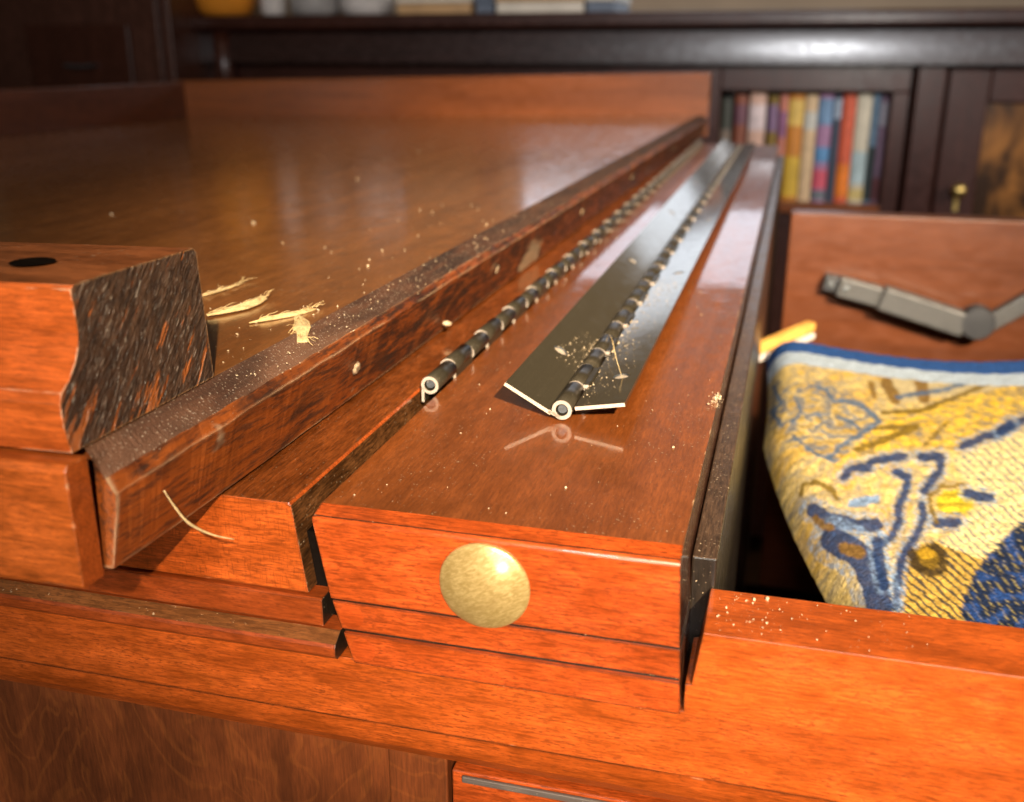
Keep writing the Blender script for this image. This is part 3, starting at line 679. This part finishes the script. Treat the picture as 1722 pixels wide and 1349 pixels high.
paint(rib2*np.clip((np.sin(ph)-.62)*5, 0, 1), (.10, .13, .20), .85); paint(low*np.clip((np.sin(ph)-.25)*4, 0, 1), (.055, .042, .03), .85)
ph2 = (q[:, 0]*.9+q[:, 1]*.5)/13*2*math.pi; paint(rib*np.clip((np.sin(ph2)-.4)*3, 0, 1), (.36, .30, .20), .6)
paint((np.hypot((q[:, 0]-950)/85, (q[:, 1]-790)/55) < 1)*1.0, (.72, .56, .06)); paint((np.hypot((q[:, 0]-950)/85, (q[:, 1]-790)/55) < 1)*np.clip((np.sin(q[:, 1]/7.)-.2)*3, 0, 1), (.30, .20, .03), .7)
paint((np.hypot((q[:, 0]-825)/70, (q[:, 1]-1035)/55) < 1)*1.0, (.20, .12, .02)); paint((np.hypot((q[:, 0]-825)/38, (q[:, 1]-1015)/26) < 1)*1.0, (.42, .25, .03))
nav = inside(q, [(1400,820),(1230,880),(1150,960),(1040,1090),(985,1200),(980,1400),(1400,1400)])
paint(nav*1.0, (.014, .024, .060)); paint(nav*np.clip((np.sin((q[:, 0]*.88-q[:, 1]*.45)/34*2*math.pi)-.78)*6, 0, 1), (.36, .28, .10), .7); paint(nav*np.clip((n2-.05)*5, 0, 1), (.03, .08, .28), .7)
for pl, wd, c in strokes:
    wd = wd*(1.5 if c in ('nv', 'dk') else 1.4)
    d = np.min([seg_dist(q, a, b) for a, b in zip(pl, pl[1:])], axis=0)
    if c == 'nv': paint(np.clip((wd*1.9-d)/7, 0, 1)*np.clip(.5+n3*2, .2, 1), (.24, .34, .52), .75)
    paint(np.clip((wd-d)/5, 0, 1), COL[c], .92)
v_ = uv[:, 1]
hem = .080-.030*np.sin(np.pi*uv[:, 0]*1.0)
hem1 = .085 + .02*np.clip(uv[:, 0]*1.6, 0, 1); hem2 = hem1+.07
paint((v_ < hem2)*1.0, (.50, .58, .68)); paint((v_ < hem1)*1.0, (.035, .095, .29))
col *= (.80+.22*n3)[:, None]; g_ = col.mean(1, keepdims=True); col = np.clip(g_+(col-g_)*1.06, .004, .92)
bm = bmesh.new(); V = [bm.verts.new(p) for p in pts]
for j in range(NV_-1):
    for i in range(NU-1): bm.faces.new((V[j*NU+i], V[(j+1)*NU+i], V[(j+1)*NU+i+1], V[j*NU+i+1]))
towel = link('tapestry_cloth', bm, [], None, 0, 1, True, None, False)
at = towel.data.color_attributes.new('weave_and_shade', 'FLOAT_COLOR', 'POINT')
at.data.foreach_set('color', np.concatenate([np.clip(col, 0, 1), np.ones((len(pts), 1))], 1).astype(np.float32).ravel())
n = NT('woven_tapestry'); ca = n.new('ShaderNodeVertexColor', layer_name='weave_and_shade'); v = n.coords()
f = n.noise(v, 900, 3, .6); c = n.mix(1.0, ca.outputs[0], n.ramp(f, .3, .7, .72, 1.22), 'MULTIPLY'); n.bump(f, .8, .0009)
towel.data.materials.append(n.done(**{'Base Color': c, 'Roughness': .9,  'Specular IOR Level': .1}))
so = towel.modifiers.new('cloth_thickness', 'SOLIDIFY'); so.thickness = .003; so.offset = -1
tag(towel, 'blue, yellow and cream woven tapestry cloth bundled inside the open compartment', 'cloth')
# thing under the cloth: a flat yellow wooden slat
st = thing('wooden_slat', (4, 553, -158), 'yellow bare wooden slat sticking out behind the blue hem of the cloth', 'slat')
bm = bmesh.new(); box(bm, -38, 34, -3.2, 3.2, -2.2, 2.8)
for v in bm.verts:
    x, y = v.co.x, v.co.y; a = R(48); v.co = Vector((x*math.cos(a)-y*math.sin(a)-4, x*math.sin(a)+y*math.cos(a)+559, v.co.z-152+x*.16))
link('slat_bar', bm, M['ply'], st, .8)
bm = bmesh.new(); box(bm, -36, 31, -6.0, -3.4, -5.2, -2.0)
for v in bm.verts:
    x, y = v.co.x, v.co.y; a = R(48); v.co = Vector((x*math.cos(a)-y*math.sin(a)-4, x*math.sin(a)+y*math.cos(a)+559, v.co.z-152+x*.16))
link('pale_edging', bm, M['white'], st, .5)

# ------------------------------------------------------------------ folding steel arm on the partition
arm = thing('folding_stay', (110, 728, -160), 'grey folding steel stay screwed to the inside of the rear partition', 'lid stay')
def bar(name, a, b, hw, y0, y1, mat, bev=1.0):
    a = Vector((a[0], 0, a[1])); b = Vector((b[0], 0, b[1])); d = (b-a).normalized(); s = Vector((-d.z, 0, d.x)); bm = bmesh.new()
    pr = [a+s*hw, b+s*hw, b-s*hw, a-s*hw]; v0 = [bm.verts.new((p.x, y0, p.z)) for p in pr]; v1 = [bm.verts.new((p.x, y1, p.z)) for p in pr]
    for i in range(4): bm.faces.new((v0[i], v0[(i+1) % 4], v1[(i+1) % 4], v1[i]))
    bm.faces.new(v0); bm.faces.new(v1); return link(name, bm, mat, arm, bev)
bar('mount_plate', (28.5, -149.6), (46, -152), 5.0, 718, 732.8, M['armdark'])
bar('collar', (38, -150.4), (66, -156.5), 6.4, 712, 724, M['armgrey'])
bar('lower_link', (66, -156.0), (121, -171.5), 8.0, 708, 722, M['armgrey'], 1.5)
bm = bmesh.new(); lathe(bm, [(9.6, 0), (11.2, 1.2), (11.2, 12), (10.2, 14), (3, 14.3)], (128, 722, -169.5), '-y', 24); link('pivot', bm, M['armdark'], arm, .3)
bar('upper_link', (134, -171), (205, -118), 5.6, 711, 720, M['armgrey'], 1.2)
for x, z in ((33, -150.2), (43, -151.6)):
    bm = bmesh.new(); lathe(bm, [(2.2, 0), (2.0, .8), (.5, 1.2)], (x, 718 if x < 38 else 712, z), '-y', 12); link('screw', bm, M['pin'], arm)

# ------------------------------------------------------------------ dark cabinet with books behind
cab = thing('cabinet', (-380, 1900, -ZC), 'long dark mahogany cabinet across the background with a book niche and glazed door', 'cabinet')
def K(*a, **k): return BX(*a, parent=cab, **k)
K('top_board', -1075, 700, 1672, 2050, 38, 61, mats=M['cab'], bevel=6, seg=4)
cp = [(1690.0, -16.0)]
for k in range(30):
    t = R(3.5+10*(k+.5)/30); cp.append((cp[-1][0]+53/30*math.tan(t), cp[-1][1]+53/30))
link('cornice', prism(cp+[(1740, 37.2), (1740, -16)], 0, -1040, 700, 1), M['cornice'], cab, 0, 2, False)
K('frieze', -1040, -300.4, 1720, 1735, -ZC+60, -17.5, mats=M['cab'], bevel=1)
K('carcass_back', -1040, 700, 1975, 2000, -ZC, 37, mats=M['cab'], bevel=0)
K('face_frame', -300, -118, 1716, 1735, -ZC+60, -17.5, mats=M['cabv'], bevel=2)
K('niche_header', -118, 166, 1716, 1735, -56, -17.5, mats=M['cabv'], bevel=2)
K('face_frame', 140, 166, 1716, 1735, -ZC+60, -56.3, mats=M['cabv'], bevel=2)
K('shelf', -118, 139.5, 1712, 1974, -244, -228, mats=M['backrim'], bevel=1.5)
K('lower_front', -118, 139.5, 1722, 1736, -ZC+60, -244.5, mats=M['cab'], bevel=1)
K('niche_side', -124, -118.3, 1736, 1974, -244, -18, mats=M['cab'], bevel=0)
K('niche_side', 140, 146, 1736, 1974, -244, -18, mats=M['cab'], bevel=0)
K('pilaster', 172, 214, 1708, 1735, -ZC+60, -17.5, mats=M['cabv'], bevel=3)
door = BX('door', 218, 276, 1712, 1735, -ZC+70, -22, M['cabv'], cab, 2.5)
K('door_rail', 276.3, 700, 1712, 1735, -70, -22, mats=M['cabv'], bevel=2.5)
n = NT('amber_glass'); vv = n.coords(); f = n.noise(vv, (14, 14, 9), 3, .5, .8)
c = n.mix(n.ramp(f, .38, .66), (.035, .013, .004), (.36, .14, .030))
M['amber'] = n.done(**{'Base Color': c, 'Roughness': .25, 'Coat Weight': .5})
K('door_pane', 276.3, 700, 1722, 1728, -ZC+70, -70.3, mats=M['amber'], bevel=0)
bm = bmesh.new(); lathe(bm, [(5, 0), (4.5, 8), (9, 12), (11.5, 17), (10.5, 22), (6, 25.5), (1, 26.5)], (250, 1712, -199), '-y', 20); link('door_knob', bm, M['knob'], door, 0, 1, True)
bm = bmesh.new(); box(bm, 247, 254, 1709.5, 1711.8, -232, -206); link('key_plate', bm, M['knob'], door, .6)
bm = bmesh.new(); lathe(bm, [(14, -ZC), (16, -300), (12, -60), (17, -40), (17, 37)], (-985, 1700, 0), 'z', 16); link('post', bm, M['cup'], cab, 0, 1, True)
K('side', -1075, -1058, 1700, 1974, -ZC, 37.5, mats=M['cab'], bevel=1)

# books
spines = [  # (x0, x1, height, cover colour, [(z from, z to, colour) labels])
 ('thin dark green spine at the left end of the niche', -117, -99, 160, (.05, .05, .035), [(40, 70, (.12, .20, .22)), (75, 110, (.20, .14, .10))]),
 ('rust brown spine second from the left of the niche', -95, -76, 165, (.24, .065, .030), [(118, 150, (.16, .06, .08))]),
 ('pale pink cream spine left of the olive one', -72, -46, 172, (.62, .37, .27), [(110, 150, (.66, .52, .50))]),
 ('olive spine with purple head', -42, -27, 164, (.22, .13, .018), [(108, 150, (.22, .13, .22))]),
 ('slim salmon pink spine', -25, -12, 166, (.55, .19, .13), [(100, 140, (.30, .12, .22))]),
 ('orange spine with yellow head', -11, 13, 168, (.56, .20, .020), [(118, 158, (.72, .46, .10)), (6, 70, (.62, .38, .035))]),
 ('cream spine right of the orange and yellow one', 14, 34, 166, (.66, .45, .25), [(112, 140, (.55, .52, .45))]),
 ('blue and mauve patterned spine with a pink square', 35, 57, 169, (.36, .18, .30), [(120, 160, (.16, .27, .42)), (62, 86, (.10, .25, .45)), (20, 50, (.62, .09, .13)), (3, 17, (.14, .16, .17))]),
 ('narrow dark slate spine next to the red one', 58, 70, 166, (.06, .07, .10), [(130, 160, (.34, .40, .48))]),
 ('tall red spine turning orange at its foot', 71, 91, 171, (.62, .10, .040), [(8, 60, (.80, .20, .015))]),
 ('widest cream spine with pale blue lower half', 92, 115, 170, (.62, .54, .40), [(30, 80, (.42, .52, .52)), (4, 22, (.60, .45, .16))]),
 ('light blue spine with dark foot', 116, 127, 170, (.20, .30, .40), [(4, 88, (.06, .075, .07))]),
 ('pale lilac spine at the right end of the niche', 128, 138, 165, (.26, .16, .22), [(120, 155, (.42, .38, .42)), (4, 40, (.20, .07, .07))])]
for i, (lab, x0, x1, hgt, c, labs) in enumerate(spines):
    y0 = 1740 + random.uniform(-3, 4); z0 = -228
    b = thing('book', ((x0+x1)/2, y0+60, z0), lab + ' on the shelf' if len(lab.split()) < 13 else lab, 'book', 'books standing in the cabinet niche')
    cm = plain('book_cover', c, .5, .12, 90, .3); w_ = x1-x0-.6
    bm = bmesh.new(); box(bm, x0, x0+1.6, y0+2, y0+120, z0, z0+hgt); box(bm, x1-2.2, x1-.6, y0+2, y0+120, z0, z0+hgt)
    sp = [(x0+w_*t, y0+2-3.2*math.sin(math.pi*t)) for t in [k/6 for k in range(7)]] + [(x1-.6, y0+3.6), (x0, y0+3.6)]
    v0 = [bm.verts.new((x, y, z0)) for x, y in sp]; v1 = [bm.verts.new((x, y, z0+hgt)) for x, y in sp]; k = len(sp)
    for j in range(k): bm.faces.new((v0[j], v0[(j+1) % k], v1[(j+1) % k], v1[j]))
    bm.faces.new(v0); bm.faces.new(v1)
    link('cover', bm, cm, b)
    BX('page_block', x0+1.7, x1-2.3, y0+3.8, y0+116, z0+3, z0+hgt-3, M['paper'], b, 0)
    for (a, e, lc) in labs:
        bm = bmesh.new(); sp2 = [(x0+.2+(w_-.4)*t, y0+1.6-3.2*math.sin(math.pi*t)) for t in [k/6 for k in range(7)]]
        r0 = [bm.verts.new((x, y, z0+a)) for x, y in sp2]; r1 = [bm.verts.new((x, y, z0+e)) for x, y in sp2]
        r2 = [bm.verts.new((x, y+.35, z0+a)) for x, y in sp2]; r3 = [bm.verts.new((x, y+.35, z0+e)) for x, y in sp2]
        for j in range(6):
            bm.faces.new((r0[j], r0[j+1], r1[j+1], r1[j])); bm.faces.new((r2[j], r3[j], r3[j+1], r2[j+1])); bm.faces.new((r1[j], r1[j+1], r3[j+1], r3[j])); bm.faces.new((r0[j], r2[j], r2[j+1], r0[j+1]))
        for j in (0, 6): bm.faces.new((r0[j], r1[j], r3[j], r2[j]))
        link('spine_label', bm, plain('spine_print', lc, .5, .15, 90, .2), b)

# things on the cabinet top
Z0 = 61
def jar(name, label, cat, x, y, prof, mat, lid=None):
    t = thing(name, (x, y, Z0), label, cat)
    bm = bmesh.new(); lathe(bm, [(r, h+Z0) for r, h in prof], (x, y, 0), 'z', 28); link('body', bm, M[mat], t, 0, 1, True)
    if lid:
        bm = bmesh.new(); lathe(bm, [(r, h+Z0) for r, h in lid], (x, y, 0), 'z', 24); link('lid', bm, M['knob'], t, 0, 1, True)
jar('glass_bowl', 'orange round bowl on the cabinet top', 'bowl', -990, 1730, [(36, 0), (48, 10), (58, 40), (60, 70), (52, 100), (40, 120)], 'orange', [(42, 120.5), (42, 128), (10, 140), (4, 150)])
jar('white_jar', 'narrow white jar beside the orange bowl on the cabinet', 'jar', -893, 1720, [(18, 0), (22, 8), (22, 90), (16, 104), (16, 112)], 'white', [(18, 112.5), (18, 124), (3, 126)])
M['greyglaze'] = plain('grey_glaze', (.36, .33, .31), .35, .15, 25, .4)
jar('white_jar', 'wide pale grey pot in the middle of the row on the cabinet', 'pot', -826, 1750, [(38, 0), (44, 10), (46, 80), (40, 96), (38, 100)], 'greyglaze', [(40, 100.5), (40, 106), (6, 112), (5, 124)])
jar('white_jar', 'lilac white pot right of the grey pot', 'pot', -730, 1750, [(40, 0), (46, 12), (48, 60), (44, 90), (42, 94)], 'white')
M['tan'] = plain('tan_cover', (.46, .27, .12), .5, .1, 40); M['cream'] = plain('cream_cover', (.62, .54, .44), .5, .1, 40); M['blueg'] = plain('slate_cover', (.10, .12, .16), .5, .1, 40)
jar('small_dish', 'small brown dish at the left end of the cabinet top', 'dish', -1050, 1715, [(14, 0), (16, 3), (24, 16), (25, 20), (18, 20)], 'tan')
def stack(label, x0, x1, y0, mats):
    t = thing('book_stack', ((x0+x1)/2, y0+80, Z0), label, 'box')
    BX('box_body', x0, x1, y0, y0+150, Z0, Z0+17, M[mats[0]], t, 1.5); BX('box_lid', x0-2, x1+2, y0-2, y0+152, Z0+17.3, Z0+27, M[mats[1]], t, 1.5)
    t.name = 'storage_box'
stack('tan box lying on the cabinet top left of the slate box', -655, -528, 1700, ('tan', 'cream'))
stack('dark slate box between the tan and the cream boxes', -520, -490, 1705, ('blueg', 'blueg'))
stack('long cream box lying on the cabinet top above the tray', -484, -340, 1700, ('cream', 'tan'))
stack('second slate box farthest right on the cabinet top', -335, -290, 1700, ('blueg', 'cream'))

# cupboard at the left
cup = thing('cupboard', (-1230, 1640, -ZC), 'reddish brown cupboard with a raised panel door at the left edge', 'cupboard')
def U(*a, **k): return BX(*a, parent=cup, **k)
U('carcass', -1420, -1026, 1605, 1900, -ZC, 320, mats=M['cupf'], bevel=2)
dr = U('door', -1405, -1040, 1590, 1604.6, -100, 300, mats=M['cupf'], bevel=2)
bm = bmesh.new(); box(bm, -1300, -1093, 1583, 1589.8, -75, 46); link('door_panel', bm, M['cup'], dr, 4)
bm = bmesh.new(); tube(bm, [(-1218, 1583, -20), (-1218, 1573, -20), (-1190, 1571, -22), (-1162, 1573, -20), (-1162, 1583, -20)], 2.6, 8); link('door_handle', bm, M['pin'], dr)
